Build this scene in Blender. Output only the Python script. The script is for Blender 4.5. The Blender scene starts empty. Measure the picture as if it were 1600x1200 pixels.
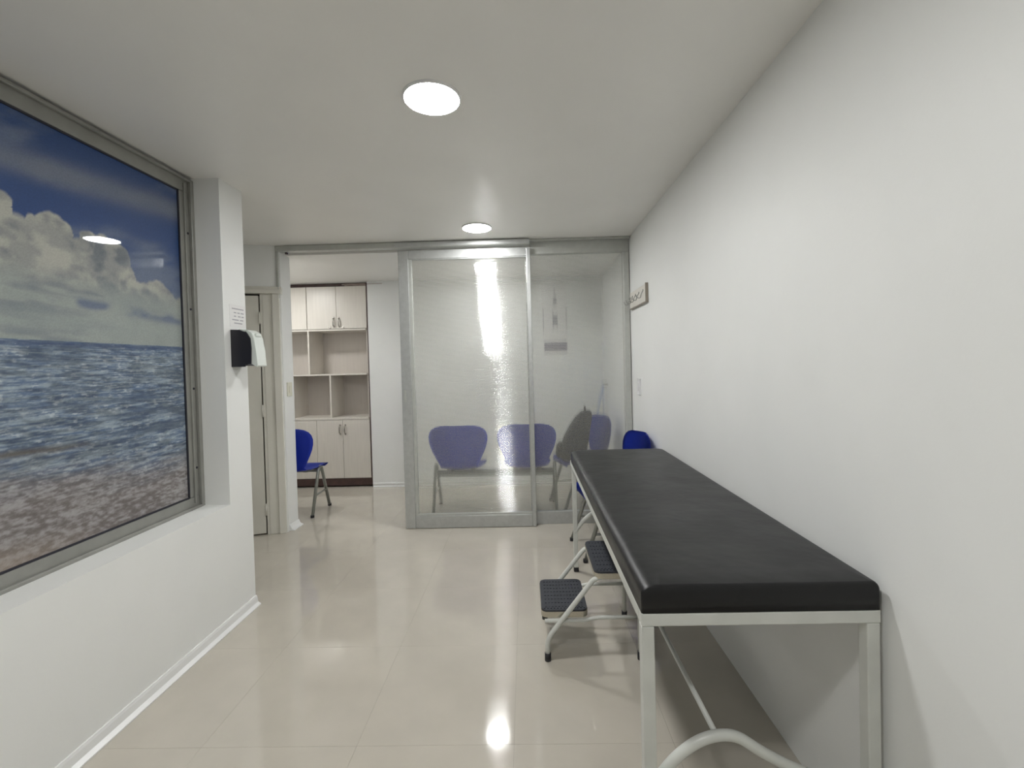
import bpy, bmesh, math, random
import numpy as np
from mathutils import Vector, Matrix

random.seed(7)
scene = bpy.context.scene
COL = scene.collection

# ------------------------------------------------------------------ camera
cam_data = bpy.data.cameras.new('camera')
cam = bpy.data.objects.new('camera', cam_data)
COL.objects.link(cam)
rv = Vector((0.99951485, 0.01745721, -0.02579345))
uv = Vector((0.02549063, 0.01735261, 0.99952444))
fv = Vector((-0.01789649, 0.99969702, -0.0168992))
m = Matrix.Identity(4)
for i in range(3):
    m[i][0] = rv[i]; m[i][1] = uv[i]; m[i][2] = -fv[i]
m[0][3], m[1][3], m[2][3] = 0.0, 0.0, 1.3674
cam.matrix_world = m
cam_data.sensor_fit = 'HORIZONTAL'
cam_data.sensor_width = 36.0
cam_data.lens = 695.93 / 1600 * 36.0
cam_data.shift_x = -8.58 / 1600
cam_data.shift_y = -19.73 / 1600
cam_data.clip_start = 0.02
scene.camera = cam

# ------------------------------------------------------------------ world, exposure
world = bpy.data.worlds.new('world'); scene.world = world
world.use_nodes = True
world.node_tree.nodes['Background'].inputs[0].default_value = (0.9, 0.95, 1.0, 1)
world.node_tree.nodes['Background'].inputs[1].default_value = 0.05
scene.view_settings.view_transform = 'Standard'
scene.view_settings.look = 'None'
scene.view_settings.gamma = 1.0
scene.view_settings.use_curve_mapping = False
scene.view_settings.exposure = 2.45
LAMP = 27.0          # radiance of the round ceiling panels
scene.cycles.max_bounces = 14
scene.cycles.transparent_max_bounces = 24
scene.cycles.sample_clamp_indirect = 30.0

# ------------------------------------------------------------------ materials
def new_mat(name):
    mt = bpy.data.materials.new(name); mt.use_nodes = True
    nt = mt.node_tree
    return mt, nt, nt.nodes['Principled BSDF']

def mat(name, color, rough=0.5, metal=0.0, spec=0.5, noise=0.0, nscale=20.0, bump=0.0, bscale=200.0, coat=0.0, coat_rough=0.05, stretch=None):
    mt, nt, b = new_mat(name)
    b.inputs['Base Color'].default_value = (*color, 1)
    b.inputs['Roughness'].default_value = rough
    b.inputs['Metallic'].default_value = metal
    b.inputs['Specular IOR Level'].default_value = spec
    b.inputs['Coat Weight'].default_value = coat
    b.inputs['Coat Roughness'].default_value = coat_rough
    tc = nt.nodes.new('ShaderNodeTexCoord')
    src = tc.outputs['Object']
    if stretch:
        mp = nt.nodes.new('ShaderNodeMapping'); mp.inputs['Scale'].default_value = stretch
        nt.links.new(src, mp.inputs[0]); src = mp.outputs[0]
    if noise:
        n = nt.nodes.new('ShaderNodeTexNoise'); n.inputs['Scale'].default_value = nscale
        n.inputs['Detail'].default_value = 5
        nt.links.new(src, n.inputs['Vector'])
        r = nt.nodes.new('ShaderNodeValToRGB')
        r.color_ramp.elements[0].position = 0.3; r.color_ramp.elements[1].position = 0.7
        r.color_ramp.elements[0].color = (*[c * (1 - noise) for c in color], 1)
        r.color_ramp.elements[1].color = (*[min(1, c * (1 + noise)) for c in color], 1)
        nt.links.new(n.outputs['Fac'], r.inputs[0]); nt.links.new(r.outputs[0], b.inputs['Base Color'])
    if bump:
        n2 = nt.nodes.new('ShaderNodeTexNoise'); n2.inputs['Scale'].default_value = bscale
        n2.inputs['Detail'].default_value = 3
        nt.links.new(src, n2.inputs['Vector'])
        bp = nt.nodes.new('ShaderNodeBump'); bp.inputs['Strength'].default_value = bump
        bp.inputs['Distance'].default_value = 0.002
        nt.links.new(n2.outputs['Fac'], bp.inputs['Height']); nt.links.new(bp.outputs[0], b.inputs['Normal'])
    return mt

M = {}
M['wall'] = mat('wall_paint', (0.83, 0.835, 0.815), 0.5, noise=0.015, nscale=3, bump=0.15, bscale=60)
M['ceiling'] = mat('ceiling_paint', (0.90, 0.885, 0.845), 0.36, spec=0.55, noise=0.02, nscale=2, bump=0.06, bscale=4)
M['tile'] = mat('floor_tile', (0.54, 0.50, 0.43), 0.07, spec=1.0, noise=0.05, nscale=4, bump=0.02, bscale=6)
M['grout'] = mat('tile_grout', (0.30, 0.27, 0.22), 0.8)
M['skirting'] = mat('white_skirting', (0.83, 0.83, 0.82), 0.25)
M['alu'] = mat('brushed_aluminium', (0.50, 0.51, 0.50), 0.34, metal=0.45, noise=0.06, nscale=30, stretch=(1, 1, 1))
M['alu_dark'] = mat('grey_aluminium', (0.52, 0.53, 0.50), 0.4, metal=0.25, noise=0.05)
M['window_alu'] = mat('weathered_window_aluminium', (0.31, 0.31, 0.285), 0.42, metal=0.3, noise=0.08, nscale=12)
M['seal'] = mat('dark_rubber_seal', (0.02, 0.02, 0.03), 0.5)
M['door'] = mat('cream_painted_door', (0.72, 0.70, 0.63), 0.35, noise=0.03, nscale=6)
M['gap'] = mat('dark_gap', (0.03, 0.02, 0.02), 0.8)
M['screw'] = mat('steel_screw', (0.35, 0.35, 0.33), 0.35, metal=0.9)
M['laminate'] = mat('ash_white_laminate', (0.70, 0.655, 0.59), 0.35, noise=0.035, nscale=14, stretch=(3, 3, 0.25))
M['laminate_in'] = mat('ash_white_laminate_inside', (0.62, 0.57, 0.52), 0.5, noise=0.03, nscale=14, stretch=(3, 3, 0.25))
M['brown'] = mat('dark_brown_edging', (0.065, 0.035, 0.03), 0.45, noise=0.2)
M['chrome'] = mat('brushed_chrome', (0.5, 0.48, 0.44), 0.25, metal=1.0)
M['blue'] = mat('blue_polypropylene', (0.013, 0.045, 0.44), 0.38, noise=0.05, nscale=5, bump=0.1, bscale=500)
M['chair_steel'] = mat('grey_painted_steel', (0.30, 0.31, 0.28), 0.35, metal=0.5)
M['bed_white'] = mat('white_enamelled_steel', (0.62, 0.63, 0.59), 0.33, noise=0.05, nscale=10)
M['black_cap'] = mat('black_rubber', (0.012, 0.012, 0.015), 0.55)
M['rib_rubber'] = mat('ribbed_grey_rubber', (0.035, 0.038, 0.048), 0.6, noise=0.15, nscale=60)
M['rim'] = mat('polished_step_rim', (0.55, 0.52, 0.44), 0.22, metal=0.9)
M['black_plastic'] = mat('black_plastic', (0.012, 0.011, 0.018), 0.35)
M['white_plastic'] = mat('white_plastic', (0.72, 0.76, 0.72), 0.25)
M['paper'] = mat('white_paper', (0.80, 0.79, 0.78), 0.7)
M['print'] = mat('grey_print', (0.36, 0.35, 0.38), 0.7)
M['print_dark'] = mat('violet_grey_print', (0.19, 0.17, 0.22), 0.7)
M['rack_wood'] = mat('cream_lacquered_wood', (0.74, 0.71, 0.65), 0.35, noise=0.03, nscale=10)
M['rack_edge'] = mat('taupe_edge', (0.33, 0.29, 0.24), 0.5)
M['white_switch'] = mat('white_switch_plastic', (0.80, 0.80, 0.80), 0.3)
M['bag'] = mat('dark_grey_canvas', (0.035, 0.035, 0.030), 0.8, noise=0.25, nscale=30, bump=0.3, bscale=300)
M['strap'] = mat('pale_blue_webbing', (0.42, 0.50, 0.70), 0.7)
M['cable'] = mat('pale_pink_cable', (0.45, 0.36, 0.32), 0.5)
M['switch'] = mat('cream_switch_plastic', (0.74, 0.72, 0.60), 0.3)

# black vinyl with slow undulations and a fine grain
def vinyl():
    mt, nt, b = new_mat('black_vinyl')
    b.inputs['Base Color'].default_value = (0.009, 0.009, 0.010, 1)
    b.inputs['Roughness'].default_value = 0.34
    b.inputs['Specular IOR Level'].default_value = 0.36
    tc = nt.nodes.new('ShaderNodeTexCoord')
    n = nt.nodes.new('ShaderNodeTexNoise'); n.inputs['Scale'].default_value = 5.0; n.inputs['Detail'].default_value = 3
    n2 = nt.nodes.new('ShaderNodeTexNoise'); n2.inputs['Scale'].default_value = 500; n2.inputs['Detail'].default_value = 2
    nt.links.new(tc.outputs['Object'], n.inputs['Vector']); nt.links.new(tc.outputs['Object'], n2.inputs['Vector'])
    b1 = nt.nodes.new('ShaderNodeBump'); b1.inputs['Strength'].default_value = 0.5; b1.inputs['Distance'].default_value = 0.012
    b2 = nt.nodes.new('ShaderNodeBump'); b2.inputs['Strength'].default_value = 0.25; b2.inputs['Distance'].default_value = 0.0006
    nt.links.new(n.outputs['Fac'], b1.inputs['Height']); nt.links.new(n2.outputs['Fac'], b2.inputs['Height'])
    nt.links.new(b1.outputs[0], b2.inputs['Normal']); nt.links.new(b2.outputs[0], b.inputs['Normal'])
    r = nt.nodes.new('ShaderNodeMapRange'); r.inputs[3].default_value = 0.28; r.inputs[4].default_value = 0.45
    nt.links.new(n.outputs['Fac'], r.inputs[0]); nt.links.new(r.outputs[0], b.inputs['Roughness'])
    return mt
M['vinyl'] = vinyl()

# ribbed twin-wall polycarbonate: part clear, part milky, glossy ribs
def polycarb():
    mt = bpy.data.materials.new('ribbed_polycarbonate'); mt.use_nodes = True
    nt = mt.node_tree; nt.nodes.clear()
    out = nt.nodes.new('ShaderNodeOutputMaterial')
    tr = nt.nodes.new('ShaderNodeBsdfTransparent'); tr.inputs[0].default_value = (0.93, 0.94, 0.92, 1)
    df = nt.nodes.new('ShaderNodeBsdfDiffuse'); df.inputs[0].default_value = (0.62, 0.62, 0.58, 1)
    tl = nt.nodes.new('ShaderNodeBsdfTranslucent'); tl.inputs[0].default_value = (0.62, 0.62, 0.58, 1)
    gl = nt.nodes.new('ShaderNodeBsdfAnisotropic'); gl.inputs[0].default_value = (1, 1, 1, 1); gl.inputs['Roughness'].default_value = 0.085
    mm = nt.nodes.new('ShaderNodeMixShader'); mm.inputs[0].default_value = 0.5
    nt.links.new(df.outputs[0], mm.inputs[1]); nt.links.new(tl.outputs[0], mm.inputs[2])
    m1 = nt.nodes.new('ShaderNodeMixShader')
    ge = nt.nodes.new('ShaderNodeNewGeometry'); sp = nt.nodes.new('ShaderNodeSeparateXYZ')
    ab = nt.nodes.new('ShaderNodeMath'); ab.operation = 'ABSOLUTE'
    mr = nt.nodes.new('ShaderNodeMapRange'); mr.inputs[1].default_value = 0.0; mr.inputs[2].default_value = 0.58
    mr.inputs[3].default_value = 0.08; mr.inputs[4].default_value = 0.32      # the rib flanks are milkier than the flats
    nt.links.new(ge.outputs['Normal'], sp.inputs[0]); nt.links.new(sp.outputs['Z'], ab.inputs[0])
    nt.links.new(ab.outputs[0], mr.inputs[0]); nt.links.new(mr.outputs[0], m1.inputs[0])
    rf = nt.nodes.new('ShaderNodeBsdfRefraction'); rf.inputs['Color'].default_value = (0.95, 0.96, 0.94, 1)
    rf.inputs['Roughness'].default_value = 0.08; rf.inputs['IOR'].default_value = 1.075
    mc = nt.nodes.new('ShaderNodeMixShader'); mc.inputs[0].default_value = 0.62
    nt.links.new(tr.outputs[0], mc.inputs[1]); nt.links.new(rf.outputs[0], mc.inputs[2])
    nt.links.new(mc.outputs[0], m1.inputs[1]); nt.links.new(mm.outputs[0], m1.inputs[2])
    m2 = nt.nodes.new('ShaderNodeMixShader'); m2.inputs[0].default_value = 0.12
    nt.links.new(m1.outputs[0], m2.inputs[1]); nt.links.new(gl.outputs[0], m2.inputs[2])
    nt.links.new(m2.outputs[0], out.inputs[0])
    return mt
M['poly'] = polycarb()

def emit(name, color, strength):
    mt, nt, b = new_mat(name)
    b.inputs['Base Color'].default_value = (0.9, 0.9, 0.9, 1)
    b.inputs['Emission Color'].default_value = (*color, 1)
    b.inputs['Emission Strength'].default_value = strength
    return mt
M['lamp'] = emit('led_diffuser', (0.985, 0.99, 0.985), LAMP)
M['lamp_back'] = emit('led_diffuser_back_room', (0.985, 0.99, 0.985), LAMP * 0.72)
M['lamp_added'] = emit('led_diffuser_added', (0.985, 0.99, 0.985), LAMP * 0.44)  # only for the added lamp behind the sliding door
M['lamp_rim'] = mat('lamp_rim', (0.85, 0.85, 0.85), 0.3)

# ------------------------------------------------------------------ mesh helpers
def finish(name, bm, material, parent=None, smooth=False, **kw):
    me = bpy.data.meshes.new(name)
    bmesh.ops.recalc_face_normals(bm, faces=bm.faces[:])
    bm.to_mesh(me); bm.free()
    for mm in (material if isinstance(material, (list, tuple)) else [material]):
        me.materials.append(M[mm])
    if smooth:
        for p in me.polygons: p.use_smooth = True
    o = bpy.data.objects.new(name, me); COL.objects.link(o)
    if parent is not None: o.parent = parent
    for k, v in kw.items(): o[k] = v
    return o

def box(bm, x0, x1, y0, y1, z0, z1, bevel=0.0, seg=2, mi=0):
    r = bmesh.ops.create_cube(bm, size=1.0)
    vs = r['verts']
    for v in vs:
        v.co = Vector((x0 + (v.co.x + .5) * (x1 - x0), y0 + (v.co.y + .5) * (y1 - y0), z0 + (v.co.z + .5) * (z1 - z0)))
    fs = list({f for v in vs for f in v.link_faces})
    for f in fs: f.material_index = mi
    if bevel:
        es = list({e for v in vs for e in v.link_edges})
        bmesh.ops.bevel(bm, geom=es, offset=bevel, segments=seg, affect='EDGES', profile=0.5)
    return vs

def boxobj(name, dims, material, parent=None, bevel=0.0, seg=2, **kw):
    bm = bmesh.new(); box(bm, *dims, bevel=bevel, seg=seg)
    return finish(name, bm, material, parent, **kw)

def arc_round(pts, rad, n=6):
    """round the corners of a polyline"""
    P = [Vector(p) for p in pts]
    out = [P[0]]
    for i in range(1, len(P) - 1):
        a, b, c = P[i - 1], P[i], P[i + 1]
        r = min(rad, (a - b).length * .48, (c - b).length * .48)
        p0 = b + (a - b).normalized() * r; p1 = b + (c - b).normalized() * r
        for k in range(n + 1):
            t = k / n
            out.append((1 - t) ** 2 * p0 + 2 * t * (1 - t) * b + t * t * p1)
    out.append(P[-1])
    return out

def tube(bm, pts, r, n=10, square=False, closed=False, mi=0):
    P = [Vector(p) for p in pts]
    N = len(P)
    up = None; rings = []
    for i in range(N):
        if closed: t = (P[(i + 1) % N] - P[i - 1]).normalized()
        elif i == 0: t = (P[1] - P[0]).normalized()
        elif i == N - 1: t = (P[-1] - P[-2]).normalized()
        else: t = ((P[i] - P[i - 1]).normalized() + (P[i + 1] - P[i]).normalized()).normalized()
        if up is None:
            a = Vector((0, 0, 1)) if abs(t.z) < 0.9 else Vector((0, 1, 0))
            up = (a - t * a.dot(t)).normalized()
        else:
            up = (up - t * up.dot(t)).normalized()
        s = t.cross(up)
        ring = []
        if square:
            for (a, b) in ((-1, -1), (1, -1), (1, 1), (-1, 1)):
                ring.append(bm.verts.new(P[i] + s * a * r + up * b * r))
        else:
            for k in range(n):
                an = 2 * math.pi * k / n
                ring.append(bm.verts.new(P[i] + s * math.cos(an) * r + up * math.sin(an) * r))
        rings.append(ring)
    m_ = len(rings[0])
    rng = range(N) if closed else range(N - 1)
    for i in rng:
        A, B = rings[i], rings[(i + 1) % N]
        for k in range(m_):
            f = bm.faces.new((A[k], A[(k + 1) % m_], B[(k + 1) % m_], B[k])); f.smooth = not square; f.material_index = mi
    if not closed:
        bm.faces.new(rings[0][::-1]).material_index = mi; bm.faces.new(rings[-1]).material_index = mi

def cyl(bm, c, axis, r, h, n=24, r2=None, mi=0):
    """solid cylinder from point c along axis for length h"""
    a = Vector(axis).normalized(); c = Vector(c)
    q = a.to_track_quat('Z', 'Y').to_matrix()
    r2 = r if r2 is None else r2
    A = [bm.verts.new(c + q @ Vector((r * math.cos(2 * math.pi * k / n), r * math.sin(2 * math.pi * k / n), 0))) for k in range(n)]
    B = [bm.verts.new(c + a * h + q @ Vector((r2 * math.cos(2 * math.pi * k / n), r2 * math.sin(2 * math.pi * k / n), 0))) for k in range(n)]
    bm.faces.new(A[::-1]).material_index = mi; bm.faces.new(B).material_index = mi
    for k in range(n):
        f = bm.faces.new((A[k], A[(k + 1) % n], B[(k + 1) % n], B[k])); f.smooth = True; f.material_index = mi

def poly_prism(bm, pts, axis, a0, a1, mi=0):
    """pts: 2D outline in the plane perpendicular to axis ('x','y','z'), extruded a0..a1"""
    def mk(p, a):
        return Vector({'x': (a, p[0], p[1]), 'y': (p[0], a, p[1]), 'z': (p[0], p[1], a)}[axis])
    A = [bm.verts.new(mk(p, a0)) for p in pts]; B = [bm.verts.new(mk(p, a1)) for p in pts]
    bm.faces.new(A); bm.faces.new(B[::-1])
    n = len(pts)
    for k in range(n): bm.faces.new((A[k], B[k], B[(k + 1) % n], A[(k + 1) % n]))
    for f in bm.faces: f.material_index = mi if f.material_index == 0 else f.material_index

def rounded_rect(x0, x1, y0, y1, r, n=6):
    out = []
    for cx, cy, a in ((x1 - r, y1 - r, 0), (x0 + r, y1 - r, 90), (x0 + r, y0 + r, 180), (x1 - r, y0 + r, 270)):
        for k in range(n + 1):
            t = math.radians(a + 90 * k / n)
            out.append((cx + r * math.cos(t), cy + r * math.sin(t)))
    return out

def empty(name, loc, label=None, category=None, group=None, kind=None, rotz=0.0):
    o = bpy.data.objects.new(name, None); COL.objects.link(o)
    o.empty_display_size = 0.1
    o.location = loc; o.rotation_euler = (0, 0, rotz)
    if label: o['label'] = label
    if category: o['category'] = category
    if group: o['group'] = group
    if kind: o['kind'] = kind
    return o

def local(parent, o):
    """object built in world coordinates, made a child without moving it"""
    o.parent = parent
    o.location = o.location - parent.location
    return o

def copy_tree(o, parent=None):
    c = o.copy(); COL.objects.link(c)
    if parent is not None: c.parent = parent
    for ch in list(o.children): copy_tree(ch, c)
    return c

def struct(name, boxes, material, **kw):
    bm = bmesh.new()
    for b in boxes: box(bm, *b)
    return finish(name, bm, material, kind='structure', **kw)

# ------------------------------------------------------------------ dimensions
H = 2.40                 # ceiling of the treatment room
HB = 2.345               # ceiling of the room behind the partition
XR = 0.892               # right wall
XL = -1.611              # left wall
YE = 2.556               # end of the left wall
YP = 3.71                # front face of the partition
YB = 5.04                # back wall
Y0 = -1.6                # wall behind the camera

# ------------------------------------------------------------------ setting
floor = struct('floor', [(-3.6, XR + .05, Y0, 5.5, -0.08, -0.0016)], 'grout')
T = 0.57
def tile_mesh(w, d):
    bm = bmesh.new()
    c = 0.00012; g = 0.0003
    lo = [bm.verts.new((x, y, -0.0085)) for x, y in ((g, g), (w - g, g), (w - g, d - g), (g, d - g))]
    md = [bm.verts.new((x, y, -c)) for x, y in ((g, g), (w - g, g), (w - g, d - g), (g, d - g))]
    hi = [bm.verts.new((x, y, 0)) for x, y in ((g + c, g + c), (w - g - c, g + c), (w - g - c, d - g - c), (g + c, d - g - c))]
    bm.faces.new(hi)
    for a, b in ((lo, md), (md, hi)):
        for k in range(4): bm.faces.new((a[k], a[(k + 1) % 4], b[(k + 1) % 4], b[k]))
    me = bpy.data.meshes.new('tile'); bmesh.ops.recalc_face_normals(bm, faces=bm.faces[:]); bm.to_mesh(me); bm.free()
    me.materials.append(M['tile']); return me
tm = {}
x = -0.645 - 5 * T
while x < XR:
    w = min(T, XR - x)
    y = 1.577 - 5 * T
    while y < 5.4:
        d = min(T, 5.4 - y)
        key = (round(w, 3), round(d, 3))
        if key not in tm: tm[key] = tile_mesh(w, d)
        t = bpy.data.objects.new('tile', tm[key]); COL.objects.link(t)
        t.location = (x, y, 0); t.parent = floor
        y += T
    x += T

struct('ceiling', [(-3.6, XR + .1, Y0 - .1, 3.80, H, H + .12), (-3.6, XR + .1, 3.80, 5.6, HB, H + .12)], 'ceiling')
struct('wall_right', [(XR, XR + .1, Y0 - .1, 5.6, -0.08, H)], 'wall')
struct('wall_back', [(-1.775, XR, YB, YB + .5, 0, HB), (-3.6, -1.775, 5.46, 5.56, 0, HB)], 'wall')
struct('wall_rear', [(-3.6, XR, Y0 - .1, Y0, 0, H)], 'wall')
# left wall with the recess that holds the printed window
WX = -1.768; WZ0, WZ1 = 0.648, 2.385; WY0, WY1 = 0.10, 2.364
struct('wall_left', [(-1.95, XL, Y0, YE, 0, WZ0),
                     (-1.95, XL, WY1, YE, WZ0, H),
                     (-1.95, XL, Y0, WY0, WZ0, H),
                     (-1.95, WX - 0.035, WY0, WY1, WZ0, H),
                     (-3.6, -1.95, YE - .1, YE, 0, H)], 'wall')
struct('wall_side', [(-3.0, -2.9, YE, 3.6, 0, H), (-3.6, -3.5, 3.6, 5.5, 0, HB)], 'wall')

# angled wall with the cream door; plane runs from A (right, beside the opening) to the left
A = Vector((-2.028, 3.700, 0)); ang = math.radians(19.0)
dv = Vector((-math.cos(ang), -math.sin(ang), 0)); nv = Vector((math.sin(ang), -math.cos(ang), 0))
def slab(bm, s0, s1, d0, d1, z0, z1, bevel=0):
    """box on the angled wall: s along it leftwards, d out of it towards the room"""
    old = set(bm.verts)
    box(bm, s0, s1, d0, d1, z0, z1, bevel=bevel)
    for v in bm.verts:
        if v not in old:
            p = A + dv * v.co.x + nv * v.co.y; v.co = Vector((p.x, p.y, v.co.z))
bm = bmesh.new()
slab(bm, 0, .03, -.10, 0.0, 0, H); slab(bm, .03, 1.05, -.10, 0.0, 2.03, H); slab(bm, .86, 1.05, -.10, 0, 0, 2.03)
finish('wall_door_side', bm, 'wall', kind='structure')
# jamb wall beside the opening (its white inner face is what shows)
struct('wall_jamb', [(-2.35, -2.035, 3.72, 3.87, 0, H)], 'wall')
struct('wall_behind_jamb', [(-3.6, -2.35, 3.78, 3.87, 0, H)], 'wall')

def slabobj(name, dims, material, parent=None, bevel=0, **kw):
    bm = bmesh.new(); slab(bm, *dims, bevel=bevel)
    return finish(name, bm, material, parent, **kw)

door = empty('door_1', (0, 0, 0), 'cream door leaf with three hinges in the angled wall', kind='structure')
slabobj('door_leaf', (.170, .85, -.045, -.004, .012, 1.985), 'door', door, bevel=.002)
slabobj('door_gap', (.028, .86, -.075, -.05, 0.004, 2.03), 'gap', door)
slabobj('door_jamb', (.012, .066, -.045, .022, 0, 2.0), 'door', door, bevel=.003)
slabobj('door_stop', (.066, .138, -.045, .006, 0, 2.0), 'door', door, bevel=.003)
slabobj('door_stop', (.138, .159, -.045, .001, 0, 2.0), 'door', door, bevel=.002)
bm = bmesh.new(); slab(bm, -.005, .9, -.05, .035, 2.0, 2.035, bevel=.004)
finish('door_casing', bm, 'door', door)
slabobj('door_casing', (-.005, .9, -.05, .015, 2.036, 2.06), 'door', door, bevel=.003)
for hz in (0.21, 1.03, 1.80):
    bm = bmesh.new()
    slab(bm, .140, .157, -.01, .0035, hz - .05, hz + .05); slab(bm, .172, .190, -.01, -.002, hz - .05, hz + .05)
    p = A + dv * .1645 + nv * .001
    cyl(bm, (p.x, p.y, hz - .05), (0, 0, 1), .007, .10, 10)
    finish('hinge', bm, 'door', door)

# skirtings
def skirting(name, path, w=.028, h=.062):
    """cove skirting: path of (x,y) and room normal per segment, profile with a slope"""
    bm = bmesh.new()
    prof = [(0, 0), (w, 0), (w, .006), (w * .45, .018), (.010, h - .01), (.006, h), (0, h)]
    for (x0, y0, x1, y1, nx, ny) in path:
        A_ = [bm.verts.new((x0 + nx * a, y0 + ny * a, b + .0005)) for a, b in prof]
        B_ = [bm.verts.new((x1 + nx * a, y1 + ny * a, b + .0005)) for a, b in prof]
        bm.faces.new(A_); bm.faces.new(B_[::-1])
        for k in range(len(prof)): bm.faces.new((A_[k], B_[k], B_[(k + 1) % len(prof)], A_[(k + 1) % len(prof)]))
    return finish(name, bm, 'skirting', kind='structure')
skirting('baseboard_left', [(XL, Y0, XL, YE, 1, 0)], w=.030, h=.055)
skirting('baseboard_back', [(-1.77, YB, XR, YB, 0, -1)], w=.012, h=.05)
skirting('baseboard_jamb', [(-2.035, 3.72, -2.035, 3.87, 1, 0)], w=.045, h=.05)

# ------------------------------------------------------------------ printed seascape window
win = empty('window_1', (0, 0, 0), 'grey aluminium window in the left wall, backed by a seascape print', kind='structure')
bm = bmesh.new()
fo = .062   # frame face width
for (y0, y1, z0, z1) in ((WY0, WY1, WZ0, WZ0 + fo), (WY0, WY1, WZ1 - fo - .012, WZ1), (WY1 - .085, WY1, WZ0 + fo, WZ1 - fo - .012), (WY0, WY0 + .06, WZ0 + fo, WZ1 - fo - .012)):
    box(bm, WX - .03, WX + .006, y0, y1, z0, z1, bevel=.003, seg=1)
finish('window_frame', bm, 'window_alu', win)
bm = bmesh.new()     # outer lip and track lines
box(bm, WX + .006, WX + .022, WY0, WY1, WZ0 + .0, WZ0 + .014, bevel=.002, seg=1)
box(bm, WX + .006, WX + .022, WY0, WY1, WZ1 - .014, WZ1, bevel=.002, seg=1)
box(bm, WX + .006, WX + .022, WY1 - .022, WY1, WZ0 + .014, WZ1 - .014, bevel=.002, seg=1)
box(bm, WX + .006, WX + .014, WY1 - .058, WY1 - .048, WZ0 + .03, WZ1 - .03, bevel=.001, seg=1)
finish('frame_lip', bm, 'window_alu', win)
bm = bmesh.new()
i0, i1, k0, k1 = WY0 + .06, WY1 - .085, WZ0 + fo, WZ1 - fo - .012
s = .007
for (y0, y1, z0, z1) in ((i0, i1, k0, k0 + s), (i0, i1, k1 - s, k1), (i1 - s, i1, k0, k1), (i0, i0 + s, k0, k1)):
    box(bm, WX - .012, WX + .0065, y0, y1, z0, z1)
finish('glazing_seal', bm, 'seal', win)
for z in (.86, 1.28, 1.70, 2.10):
    bm = bmesh.new(); cyl(bm, (WX + .006, WY1 - .034, z), (1, 0, 0), .006, .003, 12); finish('screw', bm, 'seal', win)

# the print: colours computed per vertex from noise, flat artwork on the glass
rng = np.random.default_rng(3)
def vnoise(U, V, seed=0, octaves=6, gain=0.52):
    out = np.zeros_like(U); amp = 1.0; tot = 0.0
    for o in range(octaves):
        g = np.random.default_rng(seed * 97 + o).random((97, 97))
        u = U * 2 ** o; v = V * 2 ** o
        iu = np.floor(u).astype(int); iv = np.floor(v).astype(int)
        fu = u - iu; fv_ = v - iv
        fu = fu * fu * (3 - 2 * fu); fv_ = fv_ * fv_ * (3 - 2 * fv_)
        a = g[iu % 97, iv % 97]; b = g[(iu + 1) % 97, iv % 97]; c = g[iu % 97, (iv + 1) % 97]; d = g[(iu + 1) % 97, (iv + 1) % 97]
        out += amp * ((a * (1 - fu) + b * fu) * (1 - fv_) + (c * (1 - fu) + d * fu) * fv_)
        tot += amp; amp *= gain
    return out / tot
def sst(a, b, x):
    t = np.clip((x - a) / (b - a), 0, 1); return t * t * (3 - 2 * t)
NY, NZ = 560, 430
py = np.linspace(i0, i1, NY); pz = np.linspace(k0, k1, NZ)
Yg, Zg = np.meshgrid(py, pz, indexing='ij')
def lerp(a, b, t): return a + (b - a) * t[..., None]
sky_d = np.array([0.030, 0.068, 0.195]); sky_l = np.array([0.13, 0.165, 0.25])
cl_w = np.array([0.42, 0.42, 0.375]); cl_g = np.array([0.135, 0.155, 0.185]); hz_c = np.array([0.30, 0.335, 0.32])
n1 = vnoise(Yg * 2.6 + 5, Zg * 6.0 - Yg * 1.8, 1)
img = lerp(sky_d, sky_l, sst(0.42, 0.75, n1))
band = np.exp(-((Zg - (2.16 + 0.10 * (Yg - 1.9))) / 0.055) ** 2)       # thin high cloud
img = lerp(img, np.array([0.20, 0.22, 0.26]), np.clip(band * (0.35 + n1), 0, .75))
low = np.exp(-((Zg - 2.03) / 0.05) ** 2)
img = lerp(img, sky_d, np.clip(low * .8, 0, 1))
# cumulus skyline from measured crest heights
cy = [0.1, 0.4, 0.7, 0.95, 1.15, 1.30, 1.40, 1.49, 1.53, 1.56, 1.60, 1.65, 1.69, 1.70, 1.75, 1.80, 1.85, 1.91, 1.94, 1.97, 2.0, 2.06, 2.12, 2.16, 2.20, 2.30]
cz = [1.82, 1.90, 1.84, 1.96, 2.0, 1.93, 1.98, 2.00, 1.94, 1.93, 1.96, 1.985, 1.96, 1.91, 1.915, 1.95, 1.955, 1.94, 1.89, 1.85, 1.80, 1.795, 1.82, 1.80, 1.775, 1.76]
wy = (vnoise(Yg * 20, Zg * 20, 5, 4) - .5) * .035; wz = (vnoise(Yg * 20 + 9, Zg * 20, 6, 4) - .5) * .035
crest = np.interp(Yg + wy, cy, np.array(cz) - .028)
lobe_rng = np.random.default_rng(12)
for yy_, zz_ in zip(cy, cz):            # rounded cumulus heads along the crest line
    rr = .035 + .04 * lobe_rng.random()
    h_ = rr * rr - (Yg + wy - yy_) ** 2
    crest = np.maximum(crest, np.where(h_ > 0, zz_ - rr + np.sqrt(np.maximum(h_, 0)), -1))
bil = lambda a, b, sd: 1 - np.abs(2 * vnoise(a, b, sd, 1) - 1)
wob = wz
cm = sst(-0.006, 0.010, crest + wob - Zg)
det = vnoise(Yg * 9 + 3, Zg * 11, 8, 6)
top = np.exp(-np.abs(crest + wob - Zg) / 0.05)
lobes = bil(Yg * 8 + 1, Zg * 9 + 2, 31) * .5 + bil(Yg * 19, Zg * 20 + 5, 32) * .3 + vnoise(Yg * 40, Zg * 40, 33, 4) * .2
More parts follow.
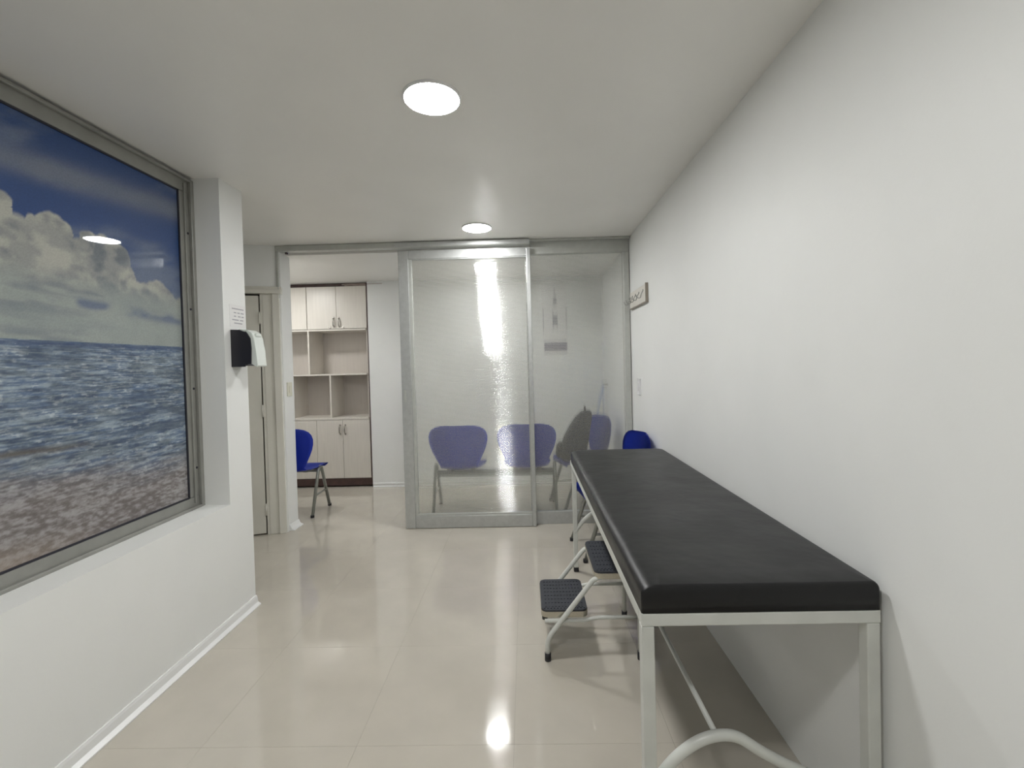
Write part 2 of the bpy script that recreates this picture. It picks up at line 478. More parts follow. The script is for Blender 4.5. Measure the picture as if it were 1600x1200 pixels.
ctone = np.clip(sst(0.40, 0.72, lobes) * .55 + sst(0.36, 0.60, det) * .45 + top * .25, 0, 1)
cloud = lerp(cl_g, cl_w, ctone)
img = lerp(img, 0 * cloud, 0 * cm) * (1 - cm[..., None]) + cloud * cm[..., None]
# calmer veil under the cumulus with grey-blue streaks, down to the horizon
veil = sst(1.80, 1.68, Zg)
vn = vnoise(Yg * 3.0, Zg * 16 + Yg, 11, 5)
veilc = lerp(hz_c, cl_g * 1.15, sst(0.50, 0.72, vn) * .8)
img = img * (1 - veil[..., None] * .85) + veilc * veil[..., None] * .85
st = np.exp(-(((Zg - (1.662 - .05 * (Yg - 1.6))) / 0.022) ** 2)) * sst(0.35, 0.6, vnoise(Yg * 5, Zg * 10, 13, 4)) 
img = lerp(img, np.array([0.11, 0.14, 0.23]), np.clip(st * 1.0, 0, .85))
gl_ = np.exp(-((Zg - 1.57) / 0.05) ** 2)
img = lerp(img, hz_c * 1.05, gl_ * .6)
# sea
sea = Zg < 1.498
dep = np.clip((1.498 - Zg) / 0.80, 0, 1)              # 0 at horizon .. 1 at the beach
fz = np.log(1 + dep * 9) * 6.5
w1 = vnoise(Yg * 7 + 2, fz * 8.0 + Yg * .8, 21, 5, .6)
w2 = vnoise(Yg * 26, fz * 16.0 - Yg * 3, 22, 4, .6)
w3 = vnoise(Yg * 3.0, fz * 2.2, 24, 3)
crestw = sst(0.52, 0.74, w1 * .55 + w2 * .45)
sea_a = np.array([0.095, 0.135, 0.21]); sea_b = np.array([0.235, 0.285, 0.33])
sc = lerp(sea_a, sea_b, sst(0.38, 0.60, w1 * .5 + w2 * .5))
w4 = vnoise(Yg * 45, Zg * 90 + Yg * 20, 27, 4, .6)
sc = lerp(sc, np.array([0.38, 0.42, 0.46]), sst(.56, .70, w4 * .65 + w2 * .35) * .8)
w5 = vnoise(Yg * 14, Zg * 70 + Yg * 3, 29, 4, .6)
sc = sc * (0.72 + 0.56 * sst(.30, .70, w5))[..., None]
sc = lerp(sc, sea_a * .75, sst(0.56, 0.75, w3) * .6)
brown = lerp(np.array([0.17, 0.15, 0.145]), np.array([0.36, 0.345, 0.345]), sst(.36, .64, w1 * .25 + w2 * .35 + w4 * .40))
edge = 1.10 - 0.16 * (Yg - 1.4) + (w3 - .5) * .12
sc = sc * (1 - sst(edge + .05, edge - .16, Zg)[..., None]) + brown * sst(edge + .05, edge - .16, Zg)[..., None]
wave = np.exp(-((Zg - (1.10 - .05 * (Yg - 1.5))) / .013) ** 2) * sst(1.9, 1.6, Yg)
sc = lerp(sc, np.array([0.12, 0.10, 0.075]), wave * .75)
sand = sst(0.84, 0.70, Zg + .12 * (Yg - 1.45)) * sst(2.0, 1.4, Yg)
sc = lerp(sc, np.array([0.36, 0.29, 0.23]), sand * .6)
sc = lerp(sc, np.array([0.055, 0.085, 0.17]), np.exp(-((dep - 0.012) / .014) ** 2) * .8)
img = np.where(sea[..., None], sc, img)
img = np.clip(img * (0.93 + 0.14 * rng.random(Yg.shape))[..., None], 0, 1)
verts = np.stack([np.full(Yg.size, WX + .0), Yg.ravel(), Zg.ravel()], 1)
idx = np.arange(NY * NZ).reshape(NY, NZ)
faces = np.stack([idx[:-1, :-1].ravel(), idx[1:, :-1].ravel(), idx[1:, 1:].ravel(), idx[:-1, 1:].ravel()], 1)
me = bpy.data.meshes.new('seascape_print'); me.from_pydata([], [], [])
me.vertices.add(len(verts)); me.vertices.foreach_set('co', verts.ravel())
me.loops.add(faces.size); me.loops.foreach_set('vertex_index', faces.ravel().astype(np.int32))
me.polygons.add(len(faces)); me.polygons.foreach_set('loop_start', np.arange(0, faces.size, 4, dtype=np.int32))
me.update(); me.validate()
ca = me.color_attributes.new('artwork', 'FLOAT_COLOR', 'POINT')
ca.data.foreach_set('color', np.concatenate([img.reshape(-1, 3), np.ones((img.shape[0] * img.shape[1], 1))], 1).astype(np.float32).ravel())
mt, nt, b = new_mat('seascape_artwork')
at_ = nt.nodes.new('ShaderNodeAttribute'); at_.attribute_name = 'artwork'
nt.links.new(at_.outputs['Color'], b.inputs['Base Color'])
b.inputs['Roughness'].default_value = 0.45
b.inputs['Coat Weight'].default_value = 0.6; b.inputs['Coat Roughness'].default_value = 0.015; b.inputs['Specular IOR Level'].default_value = 0.15
me.materials.append(mt)
pr = bpy.data.objects.new('seascape_print', me); COL.objects.link(pr); pr.parent = win
pr['label'] = 'glossy print of blue sky, clouds and waves behind the glass'

# ------------------------------------------------------------------ ceiling lamps
def lamp(x, y, z, label, mt, w=.108):
    e = empty('ceiling_lamp', (x, y, z), label, 'lamp', 'round white panel lamps in the ceilings')
    bm = bmesh.new()
    ring = [(w + .003, 0), (w + .003, -.006), (w, -.010), (w - .003, -.010), (w - .003, 0)]
    n = 48
    rr = [[bm.verts.new((a * math.cos(2 * math.pi * k / n), a * math.sin(2 * math.pi * k / n), b)) for a, b in ring] for k in range(n)]
    for k in range(n):
        for j in range(len(ring)):
            f = bm.faces.new((rr[k][j], rr[k][(j + 1) % len(ring)], rr[(k + 1) % n][(j + 1) % len(ring)], rr[(k + 1) % n][j]))
    finish('lamp_rim', bm, 'lamp_rim', e)
    bm = bmesh.new(); cyl(bm, (0, 0, -.001), (0, 0, -1), w - .003, .0085, 48); finish('diffuser', bm, mt, e)
    return e
lamp(-.333, 1.725, H, 'round ceiling lamp nearest the camera, seen largest', 'lamp')
lamp(-.338, 3.355, H, 'round ceiling lamp just in front of the sliding partition', 'lamp')
lamp(-.333, 0.05, H, 'round ceiling lamp above and behind the camera', 'lamp')
lamp(-2.62, 4.35, HB, 'round ceiling lamp in the back room, out of sight left of the white cabinet', 'lamp_back')
lamp(-.37, 4.36, HB, 'added round ceiling lamp behind the sliding door, unseen, brightening the back room', 'lamp_added')  # added to brighten the back room, placed where the door's streak hides it

# ------------------------------------------------------------------ partition
part = empty('glazed_partition', (0, 0, 0), 'grey aluminium header, post and fixed frosted ribbed panel against the right wall', 'partition')
bm = bmesh.new()
box(bm, -2.056, .06, YP - .030, YP + .045, 2.352, 2.398, bevel=.005)
finish('header_rail', bm, 'alu_dark', part)
boxobj('track_cover', (-1.06, .06, YP - .040, YP - .030, 2.357, 2.392), 'alu', part, bevel=.002)
boxobj('header_rail', (.06, XR - .002, YP + .05, YP + .10, 2.285, 2.39), 'alu_dark', part, bevel=.004)
boxobj('header_rail', (.06, XR - .002, YP + .0, YP + .05, 2.385, 2.398), 'alu_dark', part, bevel=.002)
boxobj('wall_profile', (-2.054, -2.034, YP - .030, YP - .018, 1.965, 2.352), 'alu_dark', part, bevel=.002)
bm = bmesh.new()
box(bm, .838, XR - .004, YP + .04, YP + .10, 0, 2.285, bevel=.006)
finish('side_post', bm, 'alu_dark', part)
boxobj('bottom_rail', (.04, .838, YP + .055, YP + .095, 0.0, .108), 'alu', part, bevel=.003)
boxobj('side_post', (.02, .062, YP + .055, YP + .095, 0.108, 2.285), 'alu', part, bevel=.003)
bm = bmesh.new(); cyl(bm, (-1.985, YP + .02, 2.352), (0, 0, -1), .012, .012, 12); finish('roller_stop', bm, 'brown', part)

def ribbed_panel(name, x0, x1, z0, z1, y, parent, pitch=.012):
    bm = bmesh.new(); n = int((z1 - z0) / pitch); seg = 8; A_ = .00135
    prev = None
    for k in range(n * seg + 1):
        z = z0 + (z1 - z0) * k / (n * seg)
        ph = 2 * math.pi * k / seg
        yy = y - A_ * math.sin(ph)
        cur = (bm.verts.new((x0, yy, z)), bm.verts.new((x1, yy, z)))
        if prev:
            f = bm.faces.new((prev[0], prev[1], cur[1], cur[0])); f.smooth = True
        prev = cur
    return finish(name, bm, 'poly', parent, smooth=True)
ribbed_panel('ribbed_pane', .062, .838, .108, 2.285, YP + .075, part)

slide = empty('sliding_door', (-.49, YP, 0), 'sliding door with brushed aluminium frame and frosted ribbed pane', 'door')
def sl(name, d, m_='alu', bevel=.004, **kw):
    o = boxobj(name, d, m_, None, bevel=bevel, **kw); return local(slide, o)
sl('stile', (-1.040, -.955, YP, YP + .045, .003, 2.335))
sl('stile', (.030, .063, YP, YP + .045, .003, 2.335))
sl('top_rail', (-.955, .030, YP + .002, YP + .043, 2.262, 2.335))
sl('bottom_rail', (-.955, .030, YP + .002, YP + .043, .003, .105))
sl('glazing_bead', (-.955, .030, YP + .008, YP + .036, .105, .122), 'alu_dark', .002)
sl('glazing_bead', (-.955, -.930, YP + .008, YP + .036, .122, 2.262), 'alu_dark', .002)
sl('glazing_bead', (-.930, .030, YP + .008, YP + .036, 2.254, 2.262), 'alu', .002)
local(slide, ribbed_panel('ribbed_pane', -.930, .030, .122, 2.254, YP + .022, None))
bm = bmesh.new(); box(bm, -1.022, -1.004, YP - .004, YP, 1.07, 1.17, bevel=.003)
local(slide, finish('pull_handle', bm, 'alu_dark'))

# ------------------------------------------------------------------ exam bed
bx0, bx1, by0, by1, bz = .278, .876, 1.122, 2.92, .727
bed = empty('exam_bed', ((bx0 + bx1) / 2, (by0 + by1) / 2, 0), 'long black vinyl exam bed on a white steel frame along the right wall', 'bed')
def bedpart(o): return local(bed, o)
# cushion: flat top with softly rounded edges, slightly crowned
bm = bmesh.new()
nx_, ny_ = 28, 60
zt = .797; R_ = .020
def cush(u, v, top):
    # u,v in -1..1
    hx = (bx1 - bx0) / 2 + .001; hy = (by1 - by0) / 2 + .001
    return Vector(((bx0 + bx1) / 2 + u * hx, (by0 + by1) / 2 + v * hy, 0))
rings = []
prof = [(0, 0.0), (0, .035)] + [((1 - math.cos(math.radians(t))), (zt - bz) - R_ + R_ * math.sin(math.radians(t))) for t in (0, 15, 30, 45, 60, 75, 90)]
def outline(inset):
    pts = []
    x0, x1, y0, y1 = bx0 + inset * .045, bx1 - inset * .014, by0 + inset * .009, by1 - inset * .035
    rn, rf = .006, .05          # near corners are crisp, far ones round
    for cx, cy, a, r in ((x1 - rf, y1 - rf, 0, rf), (x0 + rf, y1 - rf, 90, rf), (x0 + rn, y0 + rn, 180, rn), (x1 - rn, y0 + rn, 270, rn)):
        for k in range(7):
            t = math.radians(a + 15 * k); pts.append((cx + r * math.cos(t), cy + r * math.sin(t)))
    # densify
    out = []
    for k in range(len(pts)):
        p, q = Vector(pts[k]), Vector(pts[(k + 1) % len(pts)])
        n = max(1, int((q - p).length / .04))
        if k % 7 == 6: n = 24 if abs(p.x - q.x) < abs(p.y - q.y) else 12
        else: n = 1
        for j in range(n): out.append(p.lerp(q, j / n))
    return out
for ins, h in prof:
    rings.append([bm.verts.new((p.x, p.y, bz + h)) for p in outline(ins)])
for a, b_ in zip(rings[:-1], rings[1:]):
    for k in range(len(a)): bm.faces.new((a[k], a[(k + 1) % len(a)], b_[(k + 1) % len(a)], b_[k])).smooth = True
cxm, cym = (bx0 + bx1) / 2, (by0 + by1) / 2
last = rings[-1]
for s_ in (.93, .8, .6, .35, .12):
    new = []
    for v in rings[-1]:
        new.append(bm.verts.new((cxm + (v.co.x - cxm) * s_, cym + (v.co.y - cym) * s_, zt + .006 * (1 - s_))))
    for k in range(len(new)): bm.faces.new((last[k], last[(k + 1) % len(new)], new[(k + 1) % len(new)], new[k])).smooth = True
    last = new
bm.faces.new(last).smooth = True
bm.faces.new(rings[0][::-1])
bedpart(finish('cushion', bm, 'vinyl'))
def bedtube(name, pts, r, square=True, n=10, mt_='bed_white'):
    bm = bmesh.new(); tube(bm, pts, r, n, square); return bedpart(finish(name, bm, mt_))
rr_ = .0165
zr = bz - rr_ - .001
for name, d in (('end_rail', (bx0, bx1, by0, by0 + .033, bz - .034, bz - .001)), ('end_rail', (bx0, bx1, by1 - .033, by1, bz - .034, bz - .001)),
                ('side_rail', (bx0, bx0 + .03, by0 + .033, by1 - .033, bz - .034, bz - .001)), ('side_rail', (bx1 - .03, bx1, by0 + .033, by1 - .033, bz - .034, bz - .001))):
    bedpart(boxobj(name, d, 'bed_white', None, bevel=.003))
for (lx, ly) in ((bx0, by0), (bx1 - .034, by0), (bx0 + .008, by1 - .03), (bx1 - .034, by1 - .03)):
    wd = .032 if ly == by0 else .027
    l_ = bedpart(boxobj('leg', (lx, lx + wd, ly, ly + wd, .018, bz - .034), 'bed_white', None, bevel=.003))
    bm = bmesh.new(); box(bm, lx - .002, lx + wd + .002, ly - .002, ly + wd + .002, 0, .03, bevel=.003)
    fo_ = finish('foot_cap', bm, 'black_cap'); fo_.parent = l_; fo_.location = (0, 0, 0)
def arch(y, name='arched_brace'):
    ctr = [(.296, y, .255), (.318, y, .287), (.355, y, .332), (.395, y, .366), (.435, y, .388), (.480, y, .398), (.525, y, .391), (.585, y, .352), (.66, y, .312), (.74, y, .28), (.852, y, .25)]
    # smooth by Catmull-Rom
    P = [Vector(p) for p in ctr]; out = []
    for i in range(len(P) - 1):
        p0 = P[max(0, i - 1)]; p1 = P[i]; p2 = P[i + 1]; p3 = P[min(len(P) - 1, i + 2)]
        for k in range(5):
            t = k / 5
            out.append(.5 * ((2 * p1) + (-p0 + p2) * t + (2 * p0 - 5 * p1 + 4 * p2 - p3) * t * t + (-p0 + 3 * p1 - 3 * p2 + p3) * t ** 3))
    out.append(P[-1])
    bedtube(name, out, .0135, square=False, n=12)
arch(by0 + .018); arch(by1 - .018)
bedtube('stretcher_bar', [(.468, by0 + .02, .398), (.468, by1 - .02, .398)], .0075, square=False)

# ------------------------------------------------------------------ step stool
stool = empty('step_stool', (.28, 2.19, 0), 'two-step white tubular stool with dark ribbed rubber treads, half under the bed', 'stool')
def stp(o): return local(stool, o)
yn, yf = 2.03, 2.365
for y in (yn, yf):
    bm = bmesh.new()
    tube(bm, arc_round([(.070, y, .02), (.070, y, .10), (.288, y, .372), (.33, y, .385), (.49, y, .385), (.495, y, .30), (.495, y, .02)], .035), .0115, 12)
    leg = stp(finish('side_frame', bm, 'bed_white'))
    for lx in (.070, .495):
        bm = bmesh.new(); cyl(bm, (lx, y, 0), (0, 0, 1), .0145, .035, 14)
        c_ = finish('foot_cap', bm, 'black_cap'); c_.parent = leg
    bm = bmesh.new(); tube(bm, arc_round([(.06, y + (.012 if y == yn else -.012), .176), (.25, y + (.012 if y == yn else -.012), .176), (.30, y + (.012 if y == yn else -.012), .188), (.495, y + (.012 if y == yn else -.012), .188)], .03), .009, 10)
    stp(finish('side_bar', bm, 'bed_white'))
bm = bmesh.new(); tube(bm, [(.495, yn, .188), (.495, yf, .188)], .009, 10); stp(finish('cross_bar', bm, 'bed_white'))
def tread(x0, x1, y0, y1, z):
    bm = bmesh.new()
    o1 = rounded_rect(x0, x1, y0, y1, .03, 6)
    poly_prism(bm, o1, 'z', z - .034, z - .008)
    t_ = stp(finish('step', bm, 'rim'))
    bm = bmesh.new()
    o1 = rounded_rect(x0 + .002, x1 - .002, y0 + .002, y1 - .002, .03, 6)
    poly_prism(bm, o1, 'z', z - .008, z)
    nr = 13
    for k in range(nr):          # ribs of the rubber mat
        xx = x0 + .016 + (x1 - x0 - .032) * k / (nr - 1)
        box(bm, xx - .0035, xx + .0035, y0 + .014, y1 - .014, z, z + .003)
    for k in range(8):
        yy = y0 + .03 + (y1 - y0 - .06) * k / 7
        box(bm, x0 + .014, x1 - .014, yy - .002, yy + .002, z, z + .0022)
    mt_ = finish('rubber_mat', bm, 'rib_rubber'); mt_.parent = t_; mt_.location = (0, 0, 0)
    return t_
tread(.045, .262, 2.047, 2.345, .222)
tread(.290, .505, 2.015, 2.372, .412)

# ------------------------------------------------------------------ chairs
def shell_bm(k=1.0):
    """one-piece seat and back, facing +y, origin under the seat centre"""
    prof = [(.218, .405, .34, 0.0), (.214, .428, .40, 0.0), (.195, .443, .43, 0), (.14, .446, .445, .004), (.08, .438, .44, .008), (0.0, .432, .415, .010), (-.09, .430, .37, .012),
            (-.15, .437, .335, .014), (-.19, .462, .335, .018), (-.208, .500, .365, .020), (-.216, .54, .405, .022), (-.224, .59, .455, .026), (-.233, .64, .495, .032),
            (-.243, .69, .52, .038), (-.252, .735, .525, .042), (-.260, .775, .505, .042), (-.265, .803, .465, .040), (-.269, .824, .395, .036), (-.272, .836, .30, .03), (-.273, .840, .18, .025)]
    bm = bmesh.new(); n = 16; rows = []
    for (y, z, w, c) in prof:
        row = []
        for j in range(n + 1):
            u = -1 + 2 * j / n
            if z > .48:       # back: wraps forward at the sides
                row.append(bm.verts.new((u * w / 2, y + c * 1.3 * u * u, z)))
            else:             # seat: dished
                row.append(bm.verts.new((u * w / 2, y, z + c * 1.2 * (u * u - .3))))
        rows.append(row)
    for a, b_ in zip(rows[:-1], rows[1:]):
        for j in range(n): bm.faces.new((a[j], a[j + 1], b_[j + 1], b_[j])).smooth = True
    # thickness
    r = bmesh.ops.solidify(bm, geom=bm.faces[:], thickness=.007)
    for f in bm.faces: f.smooth = True
    return bm
def aframe_bm(x):
    bm = bmesh.new()
    tube(bm, arc_round([(x, .07 - .178, .012), (x, .07 - .026, .432), (x, .07 + .026, .432), (x, .07 + .178, .012)], .03), .0145, 10)
    return bm
def frame_parts(root, xs, y=0):
    for x in xs:
        f_ = finish('leg', aframe_bm(x), 'chair_steel', root)
        bm = bmesh.new(); tube(bm, [(x, .07 - .115, .185), (x, .07 + .115, .185)], .009, 8); finish('brace', bm, 'chair_steel', f_)
        for s_ in (-1, 1):
            bm = bmesh.new(); cyl(bm, (x, .07 + s_ * .180, 0), (0, 0, 1), .0165, .022, 12); finish('foot_cap', bm, 'black_cap', f_)
SHELL = []
def make_chair(loc, rz, label):
    c = empty('chair', loc, label, 'chair', 'single blue chairs with A-shaped legs', rotz=rz)
    sh = finish('seat_shell', shell_bm(), 'blue', c, smooth=True); SHELL.append(sh)
    frame_parts(c, (-.190, .190))
    bm = bmesh.new(); box(bm, -.190, .190, .05, .09, .385, .415, bevel=.004); box(bm, -.14, -.10, -.08, .16, .412, .430, bevel=.003); box(bm, .10, .14, -.08, .16, .412, .430, bevel=.003)
    finish('beam', bm, 'chair_steel', c)
    return c
base = make_chair((-2.185, 4.155, 0), 0, 'blue chair seen through the open doorway in front of the white cabinet')
c2 = copy_tree(base); c2.location = (.598, 3.25, 0); c2.rotation_euler = (0, 0, math.radians(98))
c2['label'] = 'blue chair mostly hidden behind the far end of the exam bed'
c3 = copy_tree(base); c3.location = (.515, 4.31, 0); c3.rotation_euler = (0, 0, math.radians(107))
c3['label'] = 'blue chair against the right wall behind the frosted panel, carrying the dark bag'

bench = empty('waiting_bench', (-.31, 4.125, 0), 'two-seat blue waiting bench seen from behind through the ribbed sliding door', 'bench')
for sx in (-.305, .305):
    s_ = bpy.data.objects.new('seat_shell', SHELL[0].data); COL.objects.link(s_); s_.parent = bench; s_.location = (sx, 0, 0)
    for bx_ in (-.11, .11):
        bm = bmesh.new(); box(bm, bx_ - .02, bx_ + .02, -.06, .14, .375, .428, bevel=.003)
        br = finish('seat_bracket', bm, 'chair_steel', bench); br.location = (sx, 0, 0)
frame_parts(bench, (-.563, .563))
bm = bmesh.new(); box(bm, -.555, .555, .04, .10, .318, .375, bevel=.005); finish('beam', bm, 'chair_steel', bench)

# ------------------------------------------------------------------ bag and strap behind the panel
bag = empty('backpack', (.455, 4.22, .446), 'dark backpack leaning on the blue chair behind the frosted panel', 'bag')
def bagloft(bm, rows):
    rings = []
    for (z, w, d, sx, sy) in rows:
        ring = []
        for k in range(20):
            t = 2 * math.pi * k / 20
            c, s = math.cos(t), math.sin(t)
            e = .55
            ring.append(bm.verts.new((sx + w / 2 * math.copysign(abs(c) ** e, c), sy + d / 2 * math.copysign(abs(s) ** e, s), z)))
        rings.append(ring)
    for a, b_ in zip(rings[:-1], rings[1:]):
        for k in range(20): bm.faces.new((a[k], a[(k + 1) % 20], b_[(k + 1) % 20], b_[k])).smooth = True
    bm.faces.new(rings[0][::-1]); bm.faces.new(rings[-1])
bm = bmesh.new()
bagloft(bm, [(.004, .20, .24, -.03, 0), (.02, .24, .27, -.03, 0), (.12, .25, .28, -.015, 0), (.22, .23, .27, .015, 0), (.32, .19, .25, .05, 0), (.40, .15, .21, .085, 0), (.45, .10, .14, .11, 0), (.465, .05, .07, .12, 0)])
finish('body', bm, 'bag', bag)
bm = bmesh.new()
bagloft(bm, [(.03, .03, .18, -.155, 0), (.05, .06, .20, -.155, 0), (.13, .06, .20, -.145, 0), (.16, .03, .17, -.135, 0)])
finish('front_pocket', bm, 'bag', bag)
bm = bmesh.new(); tube(bm, arc_round([(.10, -.03, .455), (.10, -.03, .50), (.10, .03, .50), (.10, .03, .455)], .02), .006, 8); finish('carry_loop', bm, 'bag', bag)

st = empty('hanging_strap', (.875, 4.85, 1.12), 'pale strap hanging in a narrow triangle behind the frosted panel, above the blue chair', 'strap')
bm = bmesh.new(); cyl(bm, (.015, 0, 0), (-1, 0, 0), .009, .05, 12); cyl(bm, (.015, 0, 0), (-1, 0, 0), .02, .006, 16)
finish('wall_hook', bm, 'chrome', st)
bm = bmesh.new()
box(bm, -.030, -.022, -.006, .002, -.42, .008)
vs = box(bm, -.032, -.022, -.02, .02, -.42, .0)
for v in vs:
    if v.co.z < -.2: v.co.x -= .095
finish('strap_band', bm, 'strap', st)

# ------------------------------------------------------------------ cabinet
CX = -1.797; CF = 5.07; CD = 5.44
cab = empty('wall_cabinet', (-2.49, 5.2, 0), 'tall pale wood cabinet with open shelves in the back room', 'cabinet')
def cp(name, d, mt_='laminate', bevel=.0015, parent=None):
    o = boxobj(name, d, mt_, None, bevel=bevel); local(cab, o)
    return o
XLc = -3.18
cp('carcass_side', (CX - .018, CX, CF + .02, CD, .05, 2.305)); cp('carcass_side', (XLc, XLc + .018, CF + .02, CD, .05, 2.305))
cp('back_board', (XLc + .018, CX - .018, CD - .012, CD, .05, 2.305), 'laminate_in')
cp('carcass_top', (XLc + .018, CX - .018, CF + .02, CD - .012, 2.287, 2.305))
cp('shelf', (XLc + .018, CX - .018, CF + .004, CD - .012, 1.800, 1.818))
cp('shelf', (XLc + .018, CX - .018, CF + .004, CD - .012, 1.288, 1.306))
cp('shelf', (XLc + .018, CX - .018, CF + .002, CD - .012, .778, .802))
cp('shelf', (XLc + .018, CX - .018, CF + .02, CD - .012, .095, .112))
cp('divider', (-2.492, -2.474, CF + .004, CD - .012, 1.306, 1.800))
for dx in (-2.254, -2.700): cp('divider', (dx, dx + .018, CF + .004, CD - .012, .802, 1.288))
cp('dark_edging', (CX, CX + .014, CF - .004, CD, .035, 2.325), 'brown')
bm = bmesh.new()
poly_prism(bm, [(XLc, .02), (CX - .02, .02), (CX + .004, .028), (CX + .012, .05), (CX + .014, .09), (CX - .01, .10), (XLc, .10)], 'y', CF + .002, CF + .03)
local(cab, finish('plinth', bm, 'brown'))
bm = bmesh.new(); box(bm, XLc, CX - .01, CF + .05, CD, 0.0005, .05); local(cab, finish('plinth_base', bm, 'brown'))
cp('gap_shade_board', (XLc, CX + .004, CF + .03, CF + .06, 2.306, 2.344), 'brown')  # recessed dark strip standing in for the shaded gap under the ceiling
def handle(parent, x, z, y):
    bm = bmesh.new()
    pts = [(x, y, z - .048), (x, y - .020, z - .038), (x, y - .026, z), (x, y - .020, z + .038), (x, y, z + .048)]
    tube(bm, arc_round(pts, .02, 5), .007, 8)
    for s_ in (-1, 1): cyl(bm, (x, y, z + s_ * .052), (0, -1, 0), .011, .006, 10, .007)
    h = finish('handle', bm, 'chrome'); h.parent = parent; h.location = (0, 0, 0)
seams_up = [CX - .002, -2.147, -2.490, -2.833, -3.176]
for i in range(4):
    x1, x0 = seams_up[i] - .0015, seams_up[i + 1] + .0015
    if i == 1: x0 += .004
    d = cp('door', (x0, x1, CF - .002, CF + .016, 1.822, 2.304))
    hx = (x0 + .028) if i % 2 == 0 else (x1 - .030)
    handle(d, hx, 1.895, CF - .002)
    bm = bmesh.new(); kx = hx + (.045 if i % 2 == 0 else -.045)
    cyl(bm, (kx, CF - .002, 1.838), (0, -1, 0), .010, .008, 12); box(bm, kx - .012, kx + .012, CF - .012, CF - .010, 1.835, 1.841)
    lk = finish('lock', bm, 'chrome'); lk.parent = d; lk.location = (0, 0, 0)
seams = [CX - .002, -2.113, -2.416, -2.73, -3.03, -3.176]
for i in range(5):
    x1, x0 = seams[i] - .0018, seams[i + 1] + .0018
    d = cp('door', (x0, x1, CF - .002, CF + .016, .104, .774))
    hx = (x0 + .026) if i % 2 == 0 else (x1 - .030)
    handle(d, hx, .665, CF - .002)
cab_cable = bmesh.new()
loop = []
for k in range(60):
    t = k / 59
    loop.append((-1.80 - .26 * (0.5 - 0.5 * math.cos(t * 6 * math.pi)) + .02 * math.sin(9 * t), CF + .012 + .006 * math.sin(20 * t), 2.322 + .010 * math.sin(t * 13)))
tube(cab_cable, loop, .0035, 6)
for pts in [[(-1.78, CF + .0, 2.318), (-1.77, YB - .006, 2.316), (-1.60, YB - .005, 2.318)]]: tube(cab_cable, pts, .003, 6)
finish('cable', cab_cable, 'cable', label='thin pale cable bunched along the top edge of the wood cabinet', category='cable')

# ------------------------------------------------------------------ poster on the back wall
pp = empty('wall_poster', (.347, YB - .002, 1.87), 'white poster with faint drawings and a violet band behind the frosted panel', 'poster')
def ppb(name, x0, x1, z0, z1, mt_, t=.0015, parent=None):
    o = boxobj(name, (x0 - .347, x1 - .347, -t, 0, z0 - 1.87, z1 - 1.87), mt_, parent or pp); return o
sheet = ppb('sheet', .205, .490, 1.46, 2.26, 'paper')
for d in ((.215, .222, 1.72, 1.98), (.478, .484, 1.74, 2.0), (.325, .333, 1.75, 1.95), (.372, .379, 1.75, 1.92), (.325, .379, 1.80, 1.90), (.330, .375, 2.03, 2.09), (.345, .352, 2.09, 2.22), (.36, .366, 2.05, 2.15)):
    ppb('printed_mark', *d, 'print', .0022, sheet)
ppb('printed_band', .222, .482, 1.505, 1.595, 'print_dark', .0022, sheet)

# ------------------------------------------------------------------ coat rack on the right wall
rk = empty('coat_rack', (XR, 3.45, 1.86), 'small cream wooden coat rack with wire hooks high on the right wall', 'rack')
bm = bmesh.new(); box(bm, -.020, -.0005, -.235, .24, -.066, .062, bevel=.006)
finish('board', bm, 'rack_wood', rk)
bm = bmesh.new(); box(bm, -.022, 0, -.243, -.235, -.070, .066, bevel=.003); box(bm, -.022, 0, -.243, .24, -.074, -.066, bevel=.003)
finish('edge_strip', bm, 'rack_edge', rk)
for yy in (-.18, -.06, .04, .13, .21):
    bm = bmesh.new()
    tube(bm, arc_round([(-.020, yy, .02), (-.034, yy + .006, -.005), (-.036, yy + .02, -.035), (-.060, yy + .03, -.030), (-.066, yy + .035, -.005)], .012, 4), .0032, 6)
    cyl(bm, (-.020, yy, .02), (-1, 0, 0), .007, .004, 10)
    finish('hook', bm, 'screw', rk)

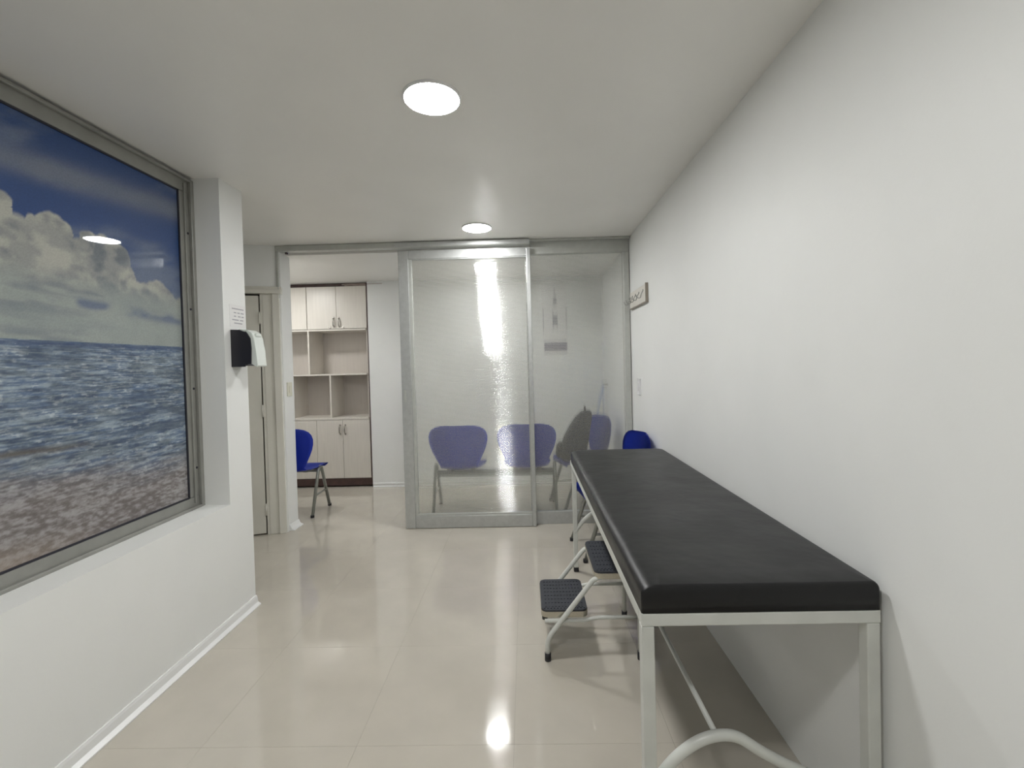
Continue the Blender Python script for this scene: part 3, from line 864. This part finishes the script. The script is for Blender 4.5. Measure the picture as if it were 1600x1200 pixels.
# light switches
def switch(name, loc, axis, label, w=.075, h=.12, m_='switch'):
    e = empty(name, loc, label, 'switch')
    bm = bmesh.new(); box(bm, 0, .009 * axis, -w / 2, w / 2, -h / 2, h / 2, bevel=.003); finish('plate', bm, m_, e)
    bm = bmesh.new(); box(bm, .009 * axis, .013 * axis, -w / 5, w / 5, -h / 4, h / 4, bevel=.002); finish('rocker', bm, m_, e)
switch('light_switch', (XR, 3.50, 1.165), -1, 'white light switch on the right wall below the coat rack', m_='white_switch')
switch('light_switch', (-2.035, 3.79, 1.20), 1, 'cream light switch on the white jamb left of the doorway')

# ------------------------------------------------------------------ towel dispenser and notice
dp = empty('paper_towel_dispenser', (XL, 2.49, 1.39), 'black and white towel dispenser on the end of the left wall', 'dispenser')
bm = bmesh.new()
poly_prism(bm, [(.001, 0), (.075, 0), (.078, .012), (.108, .014), (.112, .10), (.108, .155), (.090, .185), (.05, .203), (.001, .205)], 'y', -.075, -.068)
finish('side_panel', bm, 'black_plastic', dp)
bm = bmesh.new()
poly_prism(bm, [(.001, .005), (.075, .005), (.105, .02), (.108, .10), (.104, .15), (.088, .18), (.05, .198), (.001, .2)], 'y', -.068, .018)
finish('back_box', bm, 'black_plastic', dp)
bm = bmesh.new()
pf = [(.100, .018), (.134, -.002), (.140, .006), (.133, .09), (.124, .155), (.112, .185), (.085, .203), (.04, .208), (.04, .200), (.085, .195), (.105, .150)]
poly_prism(bm, pf, 'y', -.066, .022)
bmesh.ops.bevel(bm, geom=[e for e in bm.edges if abs((e.verts[0].co - e.verts[1].co).y) < 1e-5 and e.calc_length() > .01], offset=.002, segments=2, affect='EDGES')
finish('front_cover', bm, 'white_plastic', dp)
bm = bmesh.new(); box(bm, .108, .128, -.045, .005, .165, .183, bevel=.006); finish('cover_catch', bm, 'white_plastic', dp)
nt_ = empty('paper_notice', (XL, 2.48, 1.675), 'small printed paper notice taped above the towel dispenser', 'notice')
bm = bmesh.new(); box(bm, .0004, .0012, -.066, .070, -.062, .062); sh_ = finish('sheet', bm, 'paper', nt_)
bm = bmesh.new()
for (z, segs) in ((.040, [(-.045, .055)]), (.018, [(-.03, -.01), (.0, .02), (.03, .055)]), (-.002, [(-.03, -.012), (.005, .028), (.036, .055)]), (-.022, [(-.045, .01), (.022, .05)]), (-.040, [(-.03, .04)])):
    for a_, b_ in segs: box(bm, .0012, .0016, a_, b_, z - .0028, z + .0028)
finish('printed_lines', bm, 'print', sh_)
